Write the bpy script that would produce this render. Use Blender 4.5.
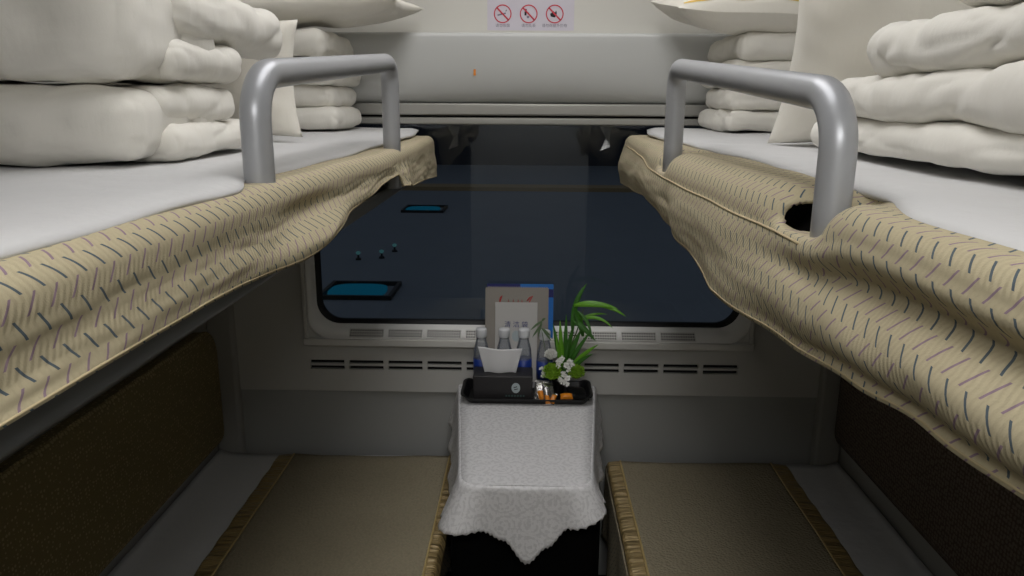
import bpy, bmesh, math, random
from mathutils import Vector, Matrix, noise, Euler

for o in list(bpy.data.objects):
    bpy.data.objects.remove(o, do_unlink=True)
S = bpy.context.scene
COL = S.collection
random.seed(7)

# ------------------------------------------------------------------ camera
FPX = 750.0
cam_d = bpy.data.cameras.new('camera')
cam_d.sensor_width = 36.0
cam_d.lens = 36.0 * FPX / 1024.0
cam_d.clip_start = 0.02
cam = bpy.data.objects.new('camera', cam_d)
COL.objects.link(cam)
CAMH = 1.66
def camera_matrix(vx=530.0, vy=103.0, roll=0.65):
    d = Vector(((vx - 512) / FPX, -(vy - 288) / FPX, 1.0)).normalized()
    a = math.radians(roll)
    up = Vector((math.sin(a), math.cos(a), 0.0))
    up = (up - d * up.dot(d)).normalized()
    r = up.cross(d)
    # world axes (right, forward, up) seen in camera axes; Blender camera looks along -z
    rx = (r.x, d.x, up.x); ry = (r.y, d.y, up.y); rz = (r.z, d.z, up.z)
    m = Matrix(((rx[0], ry[0], -rz[0]), (rx[1], ry[1], -rz[1]), (rx[2], ry[2], -rz[2])))
    return m.to_4x4()
cam.matrix_world = Matrix.Translation((0, 0, CAMH)) @ camera_matrix()
S.camera = cam

# ------------------------------------------------------------------ world, exposure
W = bpy.data.worlds.new('night'); S.world = W; W.use_nodes = True
bg = W.node_tree.nodes['Background']
bg.inputs[0].default_value = (0.38, 0.40, 0.43, 1); bg.inputs[1].default_value = 0.30
S.view_settings.view_transform = 'Standard'
S.view_settings.look = 'None'
S.view_settings.exposure = 0.05
S.view_settings.gamma = 1.0
S.view_settings.use_curve_mapping = False
LAMP_CABIN = 4.7
LAMP_CORRIDOR = 28.0

# ------------------------------------------------------------------ materials
def lin(c):
    return tuple(((v / 255.0) / 12.92 if v / 255.0 <= 0.04045 else ((v / 255.0 + 0.055) / 1.055) ** 2.4) for v in c) + (1.0,)
class NT:
    def __init__(self, name):
        self.m = bpy.data.materials.new(name); self.m.use_nodes = True
        self.t = self.m.node_tree; self.n = self.t.nodes; self.l = self.t.links
        self.b = self.n['Principled BSDF']; self.out = self.n['Material Output']
    def new(self, t, **kw):
        x = self.n.new(t)
        for k, v in kw.items(): setattr(x, k, v)
        return x
    def math(self, op, a, b=None, c=None):
        x = self.n.new('ShaderNodeMath'); x.operation = op
        for i, v in enumerate((a, b, c)):
            if v is None: continue
            if isinstance(v, (int, float)): x.inputs[i].default_value = v
            else: self.l.new(v, x.inputs[i])
        return x.outputs[0]
    def mix(self, fac, a, b):
        x = self.n.new('ShaderNodeMix'); x.data_type = 'RGBA'
        for i, v in ((0, fac), (6, a), (7, b)):
            if isinstance(v, (int, float)): x.inputs[i].default_value = v
            elif isinstance(v, tuple): x.inputs[i].default_value = v
            else: self.l.new(v, x.inputs[i])
        return x.outputs[2]
    def noise(self, scale, detail=3.0, vec=None, rough=0.5):
        x = self.n.new('ShaderNodeTexNoise'); x.inputs['Scale'].default_value = scale
        x.inputs['Detail'].default_value = detail; x.inputs['Roughness'].default_value = rough
        if vec is not None: self.l.new(vec, x.inputs['Vector'])
        return x.outputs[0]
    def coord(self, which='Object'):
        return self.n.new('ShaderNodeTexCoord').outputs[which]
    def bump(self, h, strength, dist=0.01):
        x = self.n.new('ShaderNodeBump'); x.inputs['Strength'].default_value = strength
        x.inputs['Distance'].default_value = dist
        self.l.new(h, x.inputs['Height']); self.l.new(x.outputs[0], self.b.inputs['Normal'])
    def color(self, c):
        if isinstance(c, tuple): self.b.inputs['Base Color'].default_value = c
        else: self.l.new(c, self.b.inputs['Base Color'])
    def set(self, **kw):
        for k, v in kw.items(): self.b.inputs[k.replace('_', ' ')].default_value = v

def plain(name, c, rough=0.6, metal=0.0, var=0.08, scale=14.0, bump=0.0, bscale=120.0, bdist=0.002, spec=0.5):
    t = NT(name); co = t.coord()
    base = lin(c); dark = tuple(v * (1 - var) for v in base[:3]) + (1,)
    t.color(t.mix(t.noise(scale, 4, co), dark, base))
    t.set(Roughness=rough, Metallic=metal); t.b.inputs['Specular IOR Level'].default_value = spec
    if bump: t.bump(t.noise(bscale, 4, co), bump, bdist)
    return t.m

def cotton(name, c, var=0.05):
    t = NT(name); co = t.coord()
    base = lin(c); dark = tuple(v * (1 - var) for v in base[:3]) + (1,)
    t.color(t.mix(t.noise(9, 3, co), dark, base))
    t.set(Roughness=0.85); t.b.inputs['Specular IOR Level'].default_value = 0.2
    t.b.inputs['Sheen Weight'].default_value = 0.15
    mp = t.new('ShaderNodeMapping'); mp.inputs['Scale'].default_value = (1.0, 1.0, 0.45); t.l.new(co, mp.inputs[0])
    h = t.math('ADD', t.noise(22, 3, mp.outputs[0], 0.55), t.math('MULTIPLY', t.noise(420, 2, co), 0.06))
    t.bump(h, 0.16, 0.02)
    return t.m

def print_cloth(name, base_c, blue_c, purple_c):
    """tan bunk cover woven with rows of short blue and purple dashes (UV is in metres)"""
    t = NT(name); uv = t.coord('UV')
    sp = t.new('ShaderNodeSeparateXYZ'); t.l.new(uv, sp.inputs[0])
    u, v = sp.outputs[0], sp.outputs[1]
    wob = t.math('MULTIPLY', t.math('SUBTRACT', t.noise(9, 2, uv), 0.5), 0.004)
    v = t.math('ADD', v, wob)
    PU, PV = 0.0225, 0.027
    def dashes(voff, uoff, lean, half):
        dv = t.math('SUBTRACT', t.math('FRACT', t.math('ADD', t.math('DIVIDE', v, PV), voff)), 0.5)   # -0.5..0.5 of row pitch
        dvm = t.math('MULTIPLY', dv, PV)
        us = t.math('ADD', u, t.math('MULTIPLY', dvm, lean))
        du = t.math('SUBTRACT', t.math('FRACT', t.math('ADD', t.math('DIVIDE', us, PU), uoff)), 0.5)
        dum = t.math('ABSOLUTE', t.math('MULTIPLY', du, PU))
        a = t.math('LESS_THAN', dum, 0.00105 * math.sqrt(1 + lean * lean))
        b = t.math('LESS_THAN', t.math('ABSOLUTE', dvm), half)
        return t.math('MULTIPLY', a, b)
    d1 = dashes(0.0, 0.0, -0.85, 0.0066)
    d2 = dashes(0.5, 0.45, 0.75, 0.0066)
    base = lin(base_c); dark = tuple(x * 0.86 for x in base[:3]) + (1,)
    c = t.mix(t.noise(300, 3, uv), dark, base)
    c = t.mix(t.math('MULTIPLY', d1, 0.85), c, lin(blue_c))
    c = t.mix(t.math('MULTIPLY', d2, 0.75), c, lin(purple_c))
    t.color(c); t.set(Roughness=0.9); t.b.inputs['Specular IOR Level'].default_value = 0.15
    # crimped weave: zigzag ribs
    zz = t.math('ABSOLUTE', t.math('SUBTRACT', t.math('FRACT', t.math('DIVIDE', v, 0.03)), 0.5))
    rib = t.math('SINE', t.math('MULTIPLY', t.math('ADD', u, t.math('MULTIPLY', zz, 0.012)), 2 * math.pi / 0.00675))
    h = t.math('ADD', t.math('MULTIPLY', rib, 0.12), t.math('MULTIPLY', t.noise(700, 2, uv), 0.25))
    t.bump(h, 0.35, 0.004)
    return t.m

def blanket_mat(name, c):
    t = NT(name); co = t.coord()
    vor = t.new('ShaderNodeTexVoronoi'); vor.inputs['Scale'].default_value = 130; t.l.new(co, vor.inputs['Vector'])
    base = lin(c); dark = tuple(x * 0.72 for x in base[:3]) + (1,)
    f = t.math('MULTIPLY', t.math('ADD', t.noise(7, 4, co), vor.outputs['Distance']), 0.6)
    t.color(t.mix(f, base, dark)); t.set(Roughness=0.95); t.b.inputs['Specular IOR Level'].default_value = 0.1
    t.bump(t.math('ADD', vor.outputs['Distance'], t.noise(40, 3, co)), 0.6, 0.006)
    return t.m

def satin_mat(name, c):
    t = NT(name); co = t.coord()
    mp = t.new('ShaderNodeMapping'); mp.inputs['Scale'].default_value = (6.0, 34.0, 6.0); t.l.new(co, mp.inputs[0])
    n = t.noise(1.2, 3, mp.outputs[0], 0.6)
    base = lin(c); dark = tuple(x * 0.45 for x in base[:3]) + (1,)
    t.color(t.mix(t.math('MULTIPLY', n, 0.6), base, dark)); t.set(Roughness=0.35, Metallic=0.15)
    t.bump(n, 1.0, 0.035)
    return t.m

def damask_mat(name):
    t = NT(name); uv = t.coord('UV')
    vor = t.new('ShaderNodeTexVoronoi'); vor.inputs['Scale'].default_value = 16; vor.inputs['Randomness'].default_value = 0.25
    t.l.new(uv, vor.inputs['Vector'])
    ring = t.math('SINE', t.math('MULTIPLY', vor.outputs['Distance'], 34.0))
    scroll = t.noise(85, 4, uv, 0.6)
    p = t.math('GREATER_THAN', t.math('ADD', t.math('MULTIPLY', ring, 0.07), scroll), 0.52)
    t.color(t.mix(p, lin((230, 229, 229)), lin((214, 213, 213))))
    rr = t.math('ADD', 0.45, t.math('MULTIPLY', p, 0.3)); t.l.new(rr, t.b.inputs['Roughness'])
    t.bump(t.math('ADD', t.math('MULTIPLY', p, 0.3), t.noise(260, 2, uv)), 0.25, 0.003)
    return t.m

def tweed_mat(name, c1, c2):
    t = NT(name); co = t.coord()
    w1 = t.new('ShaderNodeTexVoronoi'); w1.inputs['Scale'].default_value = 95; w1.inputs['Randomness'].default_value = 0.4
    t.l.new(co, w1.inputs['Vector'])
    f = t.math('GREATER_THAN', w1.outputs['Distance'], 0.42)
    t.color(t.mix(t.math('MULTIPLY', f, 0.8), lin(c1), lin(c2))); t.set(Roughness=0.95)
    t.b.inputs['Specular IOR Level'].default_value = 0.1
    t.bump(w1.outputs['Distance'], 0.6, 0.004)
    return t.m

def emit_mat(name, c, s):
    t = NT(name); e = t.new('ShaderNodeEmission'); e.inputs[0].default_value = lin(c); e.inputs[1].default_value = s
    t.l.new(e.outputs[0], t.out.inputs[0]); return t.m

def pane_mat(name, tint, ior=1.5, rough=0.0):
    t = NT(name)
    fr = t.new('ShaderNodeFresnel'); fr.inputs[0].default_value = ior
    tr = t.new('ShaderNodeBsdfTransparent'); tr.inputs[0].default_value = tint
    gl = t.new('ShaderNodeBsdfGlossy'); gl.inputs['Roughness'].default_value = rough
    mx = t.new('ShaderNodeMixShader'); t.l.new(fr.outputs[0], mx.inputs[0]); t.l.new(tr.outputs[0], mx.inputs[1]); t.l.new(gl.outputs[0], mx.inputs[2])
    t.l.new(mx.outputs[0], t.out.inputs[0]); return t.m

M = {}
M['quilt'] = cotton('white_quilt', (232, 229, 220))
M['pillow'] = cotton('white_pillow', (232, 228, 217))
M['sheet'] = cotton('white_sheet', (206, 206, 206), 0.03)
M['print'] = print_cloth('printed_cover', (190, 179, 149), (44, 74, 96), (126, 98, 132))
M['blanket'] = blanket_mat('tan_blanket', (164, 154, 130))
M['hemcloth'] = plain('tan_hem', (188, 172, 136), 0.9)
M['satin'] = satin_mat('gold_satin', (176, 152, 102))
M['gold_cord'] = plain('gold_cord', (200, 176, 120), 0.5)
M['damask'] = damask_mat('white_damask')
M['olive'] = tweed_mat('olive_tweed', (164, 150, 112), (116, 104, 72))
M['brown'] = tweed_mat('shaded_tweed', (124, 112, 102), (88, 78, 70))  # taken as the left backrest's fabric, its dimmer light put into the colour
M['wall_white'] = plain('white_laminate', (214, 212, 204), 0.45, var=0.03, scale=3)
M['wall_grey'] = plain('pale_grey_laminate', (200, 199, 194), 0.5, var=0.04, scale=3)
M['wall_low'] = plain('grey_laminate', (168, 169, 166), 0.5, var=0.05, scale=3)
M['wall_side'] = plain('side_laminate', (164, 163, 158), 0.5, var=0.05, scale=3)
M['housing'] = plain('housing_grey', (190, 191, 188), 0.4, var=0.03, scale=3)
M['trim'] = plain('anodised_trim', (158, 157, 151), 0.4, 0.2, var=0.03)
M['frame_white'] = plain('window_frame_plastic', (236, 235, 231), 0.4, var=0.03)
M['frame_grey'] = plain('window_frame_grey', (216, 214, 208), 0.5, var=0.03)
M['black'] = plain('black_rubber', (12, 12, 13), 0.6)
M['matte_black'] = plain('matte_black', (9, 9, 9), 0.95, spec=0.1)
M['dark'] = plain('dark_recess', (26, 26, 27), 0.9)
M['berth'] = plain('berth_grey_paint', (96, 98, 98), 0.5, var=0.05)
M['mattress'] = plain('dark_mattress', (40, 38, 36), 0.95)
M['lowcloth'] = plain('berth_box_panel', (88, 86, 80), 0.6)
M['rail'] = plain('silver_paint', (172, 174, 178), 0.36, 0.3, var=0.06, scale=60)
M['steel'] = plain('dark_steel', (60, 60, 62), 0.4, 0.8)
M['floor'] = plain('dark_carpet', (26, 25, 25), 0.95, var=0.3, scale=80)
M['ceil'] = plain('white_ceiling', (205, 204, 198), 0.6, var=0.02)
M['glass'] = pane_mat('window_glass', (0.80, 0.86, 0.93, 1))
M['plastic_clear'] = pane_mat('clear_plastic', (0.86, 0.88, 0.88, 1), 1.45, 0.12)
M['bottle'] = pane_mat('bottle_plastic', (0.97, 0.98, 0.99, 1), 1.33, 0.08)
def cloud(m, c, k):
    t = m.node_tree; out = t.nodes['Material Output']; src = out.inputs[0].links[0].from_socket
    d = t.nodes.new('ShaderNodeBsdfDiffuse'); d.inputs[0].default_value = lin(c)
    mx = t.nodes.new('ShaderNodeMixShader'); mx.inputs[0].default_value = k
    t.links.new(src, mx.inputs[1]); t.links.new(d.outputs[0], mx.inputs[2]); t.links.new(mx.outputs[0], out.inputs[0])
cloud(M['bottle'], (205, 212, 220), .22)
M['cap'] = plain('white_cap', (222, 224, 226), 0.45)
M['blue_label'] = plain('blue_label', (30, 58, 140), 0.4)
M['boxblack'] = plain('tissue_box_leatherette', (34, 32, 33), 0.5, bump=0.2, bscale=300)
M['tray'] = plain('black_tray', (18, 18, 19), 0.35)
M['tissue'] = plain('white_tissue', (232, 232, 232), 0.9, var=0.02)
M['emblem'] = plain('silver_print', (178, 190, 192), 0.6)
M['print_green'] = plain('green_print', (70, 96, 92), 0.6)
M['greybook'] = plain('grey_cover', (150, 144, 136), 0.6, var=0.05)
M['paper'] = plain('white_paper', (196, 194, 190), 0.8, var=0.03)
M['blue'] = plain('bright_blue_card', (18, 112, 196), 0.5)
M['navy'] = plain('navy_card', (16, 22, 96), 0.5)
M['red'] = plain('red_print', (190, 40, 42), 0.6)
M['sign_red'] = plain('sign_red', (206, 52, 70), 0.6)
M['ink'] = plain('black_ink', (26, 24, 34), 0.7)
M['greyink'] = plain('grey_ink', (120, 116, 132), 0.7)
M['blueink'] = plain('blue_ink', (44, 52, 120), 0.7)
M['sticker'] = plain('lilac_white_sticker', (208, 203, 212), 0.5, var=0.02)
M['orange'] = plain('orange_wrapper', (226, 138, 30), 0.35)
M['foil'] = plain('silver_foil', (190, 188, 184), 0.22, 0.85, bump=0.6, bscale=60, bdist=0.01)
M['leaf'] = plain('green_leaf', (58, 116, 30), 0.45, var=0.35, scale=30)
M['leaf_light'] = plain('light_green_leaf', (108, 172, 40), 0.45, var=0.25, scale=30)
M['leaf_pale'] = plain('dusty_green_leaf', (98, 122, 84), 0.6, var=0.2, scale=30)
M['stem'] = plain('green_stem', (70, 92, 44), 0.6)
M['mum'] = plain('green_flower', (136, 178, 40), 0.8, var=0.3, scale=90)
M['petal'] = plain('white_petal', (232, 232, 226), 0.7, var=0.05)
M['yellow'] = plain('yellow_stripe', (232, 200, 92), 0.8)
M['ground'] = plain('dark_asphalt', (112, 118, 124), 0.8, var=0.15, scale=2)
M['kerb'] = plain('brown_kerb', (150, 128, 92), 0.8, var=0.1, scale=4)
M['night_wall'] = plain('night_wall', (50, 52, 58), 0.9, var=0.2, scale=1)
M['lamp'] = emit_mat('lamp_diffuser', (252, 250, 250), LAMP_CABIN)
M['lamp2'] = emit_mat('corridor_diffuser', (252, 250, 248), LAMP_CORRIDOR)
M['blue_light'] = emit_mat('blue_lit_glass', (30, 140, 170), 0.16)
M['dot_light'] = emit_mat('marker_glow', (130, 200, 195), 0.12)

# ------------------------------------------------------------------ object helpers
def link(name, verts, faces, mat, parent=None, uvs=None, smooth=True):
    me = bpy.data.meshes.new(name)
    me.from_pydata([tuple(v) for v in verts], [], faces)
    if smooth:
        me.polygons.foreach_set('use_smooth', [True] * len(me.polygons))
    if uvs is not None:
        ul = me.uv_layers.new(name='UVMap')
        for lp in me.loops: ul.data[lp.index].uv = uvs[lp.vertex_index]
    me.materials.append(M[mat] if isinstance(mat, str) else mat)
    me.update()
    o = bpy.data.objects.new(name, me); COL.objects.link(o)
    if parent is not None:
        o.parent = parent
        if parent.type == 'EMPTY': o.location = -Vector(parent.location) if parent.get('_world', 1) else (0, 0, 0)
    return o
def rebase(o):
    vs = o.data.vertices
    lo = [min(v.co[i] for v in vs) for i in range(3)]; hi = [max(v.co[i] for v in vs) for i in range(3)]
    c = Vector(((lo[0] + hi[0]) / 2, (lo[1] + hi[1]) / 2, lo[2]))
    o.data.transform(Matrix.Translation(-c)); o.location = c
    return o
def tag(o, label, cat, group=None):
    o['label'] = label; o['category'] = cat
    if group: o['group'] = group
    return o
def thing(name, loc, label, cat, group=None):
    o = bpy.data.objects.new(name, None); COL.objects.link(o); o.empty_display_size = 0.05
    o.location = loc
    return tag(o, label, cat, group)
def local_thing(name, label, cat, group=None):
    o = bpy.data.objects.new(name, None); COL.objects.link(o); o.empty_display_size = 0.05
    return tag(o, label, cat, group)
def struct(o, label=None):
    o['kind'] = 'structure'
    if label: o['label'] = label
    return o

class G:
    """collects simple shapes into one mesh"""
    def __init__(self): self.v = []; self.f = []
    def add(self, v, f):
        b = len(self.v); self.v += [Vector(x) for x in v]; self.f += [tuple(i + b for i in q) for q in f]
        return self
    def box(self, x0, x1, y0, y1, z0, z1):
        v = [(x, y, z) for z in (z0, z1) for y in (y0, y1) for x in (x0, x1)]
        return self.add(v, [(0, 2, 3, 1), (4, 5, 7, 6), (0, 1, 5, 4), (2, 6, 7, 3), (0, 4, 6, 2), (1, 3, 7, 5)])
    def tube(self, pts, r, n=16, cap=True):
        pts = [Vector(p) for p in pts]; rs = r if isinstance(r, (list, tuple)) else [r] * len(pts)
        t0 = (pts[1] - pts[0]).normalized()
        ref = Vector((0, 0, 1)) if abs(t0.z) < 0.9 else Vector((1, 0, 0))
        nrm = (ref - t0 * ref.dot(t0)).normalized()
        v = []
        for i, p in enumerate(pts):
            t = (pts[min(i + 1, len(pts) - 1)] - pts[max(i - 1, 0)]).normalized()
            nrm = (nrm - t * nrm.dot(t)).normalized(); b = t.cross(nrm)
            for k in range(n):
                a = 2 * math.pi * k / n
                v.append(p + (nrm * math.cos(a) + b * math.sin(a)) * rs[i])
        f = [(i * n + k, i * n + (k + 1) % n, (i + 1) * n + (k + 1) % n, (i + 1) * n + k) for i in range(len(pts) - 1) for k in range(n)]
        if cap:
            f.append(tuple(range(n - 1, -1, -1))); f.append(tuple((len(pts) - 1) * n + k for k in range(n)))
        return self.add(v, f)
    def lathe(self, prof, c=(0, 0, 0), n=24):
        v = []; c = Vector(c)
        for r, z in prof:
            for k in range(n):
                a = 2 * math.pi * k / n; v.append(c + Vector((r * math.cos(a), r * math.sin(a), z)))
        f = [(i * n + k, i * n + (k + 1) % n, (i + 1) * n + (k + 1) % n, (i + 1) * n + k) for i in range(len(prof) - 1) for k in range(n)]
        if prof[0][0] > 1e-6: f.append(tuple(range(n - 1, -1, -1)))
        if prof[-1][0] > 1e-6: f.append(tuple((len(prof) - 1) * n + k for k in range(n)))
        return self.add(v, f)
    def make(self, name, mat, parent=None, smooth=False, bevel=0.0, seg=2):
        o = link(name, self.v, self.f, mat, parent, smooth=smooth)
        if bevel:
            m = o.modifiers.new('bevel', 'BEVEL'); m.width = bevel; m.segments = seg; m.limit_method = 'ANGLE'
            m.harden_normals = False
            o.data.polygons.foreach_set('use_smooth', [True] * len(o.data.polygons))
            w = o.modifiers.new('wn', 'WEIGHTED_NORMAL')
        return o

def grid_faces(nu, nv, close=False):
    return [(i * nv + j, i * nv + j + 1, (i + 1) * nv + j + 1, (i + 1) * nv + j) for i in range(nu - 1) for j in range(nv - 1)]
def surf(name, nu, nv, fn, mat, parent=None, uvfn=None, thick=0.0, flip=False, skip=None):
    v = []; uv = []
    for i in range(nu):
        for j in range(nv):
            a, b = i / (nu - 1), j / (nv - 1)
            v.append(fn(a, b)); uv.append(uvfn(a, b) if uvfn else (a, b))
    f = grid_faces(nu, nv)
    if skip: f = [q for q in f if not skip(sum((Vector(v[k]) for k in q), Vector()) / 4)]
    if flip: f = [tuple(reversed(q)) for q in f]
    o = link(name, v, f, mat, parent, uvs=uv)
    if thick:
        m = o.modifiers.new('solid', 'SOLIDIFY'); m.thickness = thick; m.offset = 0
    return o
def lerp_table(tab, y):
    if y <= tab[0][0]: return tab[0][1]
    for (a, va), (b, vb) in zip(tab, tab[1:]):
        if y <= b:
            t = (y - a) / (b - a); t = t * t * (3 - 2 * t) if (b - a) > 0.08 else t
            return va + (vb - va) * t
    return tab[-1][1]
def nz(p, s=1.0, seed=0.0):
    return noise.noise(Vector((p[0] * s + seed * 3.17, p[1] * s - seed * 1.7, p[2] * s + seed * 0.61)))

def soft_slab(lo, hi, r, seed=0, amp=0.006, scale=9.0, n=(46, 46, 14), puff=0.0, sag=0.0):
    """a padded slab with rolled edges: returns verts, faces"""
    lo = Vector(lo); hi = Vector(hi); c = (lo + hi) / 2; h = (hi - lo) / 2
    r = min(r, h.x, h.y, h.z)
    idx = {}; V = []; F = []
    def co(k, i, N):
        t = 2 * i / N - 1
        w = 0.75 if k < 2 else 0.3
        return h[k] * ((1 - w) * t + w * math.sin(math.pi / 2 * t))
    def vert(i, j, k):
        key = (i, j, k)
        if key in idx: return idx[key]
        p = Vector((co(0, i, n[0]), co(1, j, n[1]), co(2, k, n[2])))
        q = Vector([max(-(h[a] - r), min(h[a] - r, p[a])) for a in range(3)])
        d = p - q
        dn = d.normalized() if d.length > 1e-9 else Vector((0, 0, 1))
        p2 = q + dn * r
        u, v = p2.x / h.x, p2.y / h.y
        p2.z *= 1 + puff * (1 - u * u) * (1 - v * v)
        p2.z -= sag * (1 - u * u) * (1 - v * v) if p2.z > 0 else 0
        w = p2 + c
        a = nz(w, scale, seed) * amp + nz(w, scale * 2.7, seed + 5) * amp * 0.45
        cr = 1 - abs(nz(Vector((w.x * 0.6, w.y * 0.6, w.z * 1.4)), scale * 1.6, seed + 11))
        a -= max(0, cr - 0.86) * amp * 2.6
        side = 1 - abs(dn.z)
        rd = 1 - abs(nz(Vector((w.x * 20, w.y * 20, w.z * 6)), 1.0, seed + 17))
        rd2 = 1 - abs(nz(Vector((w.x * 7 + w.y * 5, w.y * 7 - w.x * 5, w.z * 12)), 1.0, seed + 23))
        a -= (rd ** 5) * amp * (.2 + .8 * side) * .7 + (rd2 ** 6) * amp * .7
        w += dn * a
        w.x += nz(w, scale * 0.5, seed + 2) * amp * 1.4; w.y += nz(w, scale * 0.5, seed + 3) * amp * 1.4
        idx[key] = len(V); V.append(w); return idx[key]
    def face(ax, val, rev):
        a, b = [k for k in range(3) if k != ax]
        for i in range(n[a]):
            for j in range(n[b]):
                q = []
                for di, dj in ((0, 0), (1, 0), (1, 1), (0, 1)):
                    e = [0, 0, 0]; e[ax] = val; e[a] = i + di; e[b] = j + dj; q.append(vert(*e))
                F.append(tuple(reversed(q)) if rev else tuple(q))
    face(2, n[2], False); face(2, 0, True); face(0, n[0], False); face(0, 0, True); face(1, n[1], True); face(1, 0, False)
    return V, F
def soft_thing(name, slabs, mat, label, cat, group=None):
    g = G()
    for s in slabs:
        v, f = soft_slab(**s); g.add(v, f)
    o = rebase(g.make(name, mat, smooth=True))
    return tag(o, label, cat, group)

def pillow_mesh(a, b, t, mtx, seed=0, n=30, amp=0.008, pinch=0.07):
    V = []; F = []
    def sgn(z):
        base = len(V)
        for i in range(n + 1):
            for j in range(n + 1):
                u = 2 * i / n - 1; v = 2 * j / n - 1
                u = math.sin(u * math.pi / 2) * 0.5 + u * 0.5; v = math.sin(v * math.pi / 2) * 0.5 + v * 0.5
                x = a * u * (1 - pinch * (1 - v * v)); y = b * v * (1 - pinch * (1 - u * u))
                th = t * max(0.0, (1 - u ** 4) * (1 - v ** 4)) ** 0.55
                p = Vector((x, y, z * th))
                p.z += z * nz(p, 11, seed) * amp * min(1, th / t * 1.5) + nz(p, 6, seed + 4) * amp * 0.8
                # creases running in from the corners
                cr = abs(math.sin(math.atan2(v, u) * 9 + nz(p, 6, seed) * 3))
                e = max(abs(u), abs(v)); p.z -= z * cr * amp * 0.55 * max(0, e - 0.55) * 2 * min(1, th / t * 2)
                V.append(mtx @ p)
        N = n + 1
        for i in range(n):
            for j in range(n):
                q = (base + i * N + j, base + (i + 1) * N + j, base + (i + 1) * N + j + 1, base + i * N + j + 1)
                F.append(q if z > 0 else tuple(reversed(q)))
    sgn(1); sgn(-1)
    return V, F
def pillow(name, a, b, t, loc, rot, label, seed=0, amp=0.008, group=None, stripe=False):
    m = Matrix.Translation(loc) @ Euler(rot, 'XYZ').to_matrix().to_4x4()
    V, F = pillow_mesh(a, b, t, m, seed, amp=amp)
    if not stripe:
        bm = G(); bm.v = [Vector(v) for v in V]; bm.f = F
        o = bm.make(name, 'pillow', smooth=True)
        me = bmesh.new(); me.from_mesh(o.data); bmesh.ops.remove_doubles(me, verts=me.verts, dist=0.0004); me.to_mesh(o.data); me.free()
        return tag(rebase(o), label, 'pillow', group)
    e = thing(name, loc, label, 'pillow', group)
    bm = G(); bm.v = [Vector(v) for v in V]; bm.f = F
    o = bm.make('pillowcase', 'pillow', e, smooth=True)
    # yellow band sewn across the top face, following it
    N = 31; j0 = stripe
    sv = []; off = (m.to_3x3() @ Vector((0, 0, 1))) * 0.0015
    for i in range(1, N - 1):
        p, q = V[i * N + j0], V[i * N + j0 + 1]
        sv += [p.lerp(q, 0.2) + off, p.lerp(q, 0.95) + off]
    link('stripe', sv, [(2 * i, 2 * i + 2, 2 * i + 3, 2 * i + 1) for i in range(len(sv) // 2 - 1)], 'yellow', e)
    return e

def text_mesh(body, size, name, mat, parent, origin, depth_dir=None, ext=0.0):
    cu = bpy.data.curves.new('t', 'FONT'); cu.body = body; cu.size = size; cu.align_x = 'CENTER'; cu.align_y = 'CENTER'
    to = bpy.data.objects.new('t', cu); COL.objects.link(to)
    dg = bpy.context.evaluated_depsgraph_get(); me = bpy.data.meshes.new_from_object(to.evaluated_get(dg))
    bpy.data.objects.remove(to, do_unlink=True); bpy.data.curves.remove(cu)
    # text plane x-y -> world x-z facing -y
    R = depth_dir if depth_dir is not None else Matrix(((1, 0, 0, 0), (0, 0, -1, 0), (0, 1, 0, 0), (0, 0, 0, 1)))
    me.transform(Matrix.Translation(origin) @ R)
    me.materials.clear(); me.materials.append(M[mat]); me.name = name
    o = bpy.data.objects.new(name, me); COL.objects.link(o); o.parent = parent
    if parent.type == 'EMPTY' and parent.get('_world', 1): o.location = -Vector(parent.location)
    return o

# ================================================================== SETTING
D = 2.40; WX = 1.065; CEIL = 2.62; CORR = 2.24; FY = 0.24; CY = -1.0
struct(G().box(-WX - .3, WX + .3, CY - .05, D + .1, -0.05, 0.0).make('floor', 'floor'), 'dark carpeted floor between the berths')
struct(G().box(-WX - .3, WX + .3, CY - .05, D + .1, CEIL, CEIL + 0.05).make('ceiling', 'ceil'), 'pale compartment ceiling')
struct(G().box(-WX - .3, WX + .3, CY - .05, FY - .05, CORR, CORR + .05).make('ceiling_corridor', 'ceil'), 'low corridor ceiling')
struct(G().box(-WX - .05, -WX, FY - .05, D + .1, 0, CEIL).make('wall_left', 'wall_side'), 'grey laminate side wall')
struct(G().box(WX, WX + .05, FY - .05, D + .1, 0, CEIL).make('wall_right', 'wall_side'), 'grey laminate side wall')
g = G(); g.box(-WX, -0.36, FY - .05, FY, 0, CEIL).box(0.36, WX, FY - .05, FY, 0, CEIL).box(-0.36, 0.36, FY - .05, FY, 2.14, CEIL)
struct(g.make('wall_front', 'wall_side'), 'partition with the doorway to the corridor')
g = G().box(-WX - .3, WX + .3, CY - .05, CY, 0, CEIL).box(-WX - .3, -WX - .25, CY, FY - .05, 0, CEIL).box(WX + .25, WX + .3, CY, FY - .05, 0, CEIL)
struct(g.make('wall_corridor', 'wall_side'), 'corridor wall opposite the doorway')
for s in (-1, 1):
    struct(G().box(min(s * .36, s * .40), max(s * .36, s * .40), FY - .07, FY + .015, 0, 2.14).make('trim_%d' % (5 if s < 0 else 6), 'trim', bevel=.004), 'door frame jamb')

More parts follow.
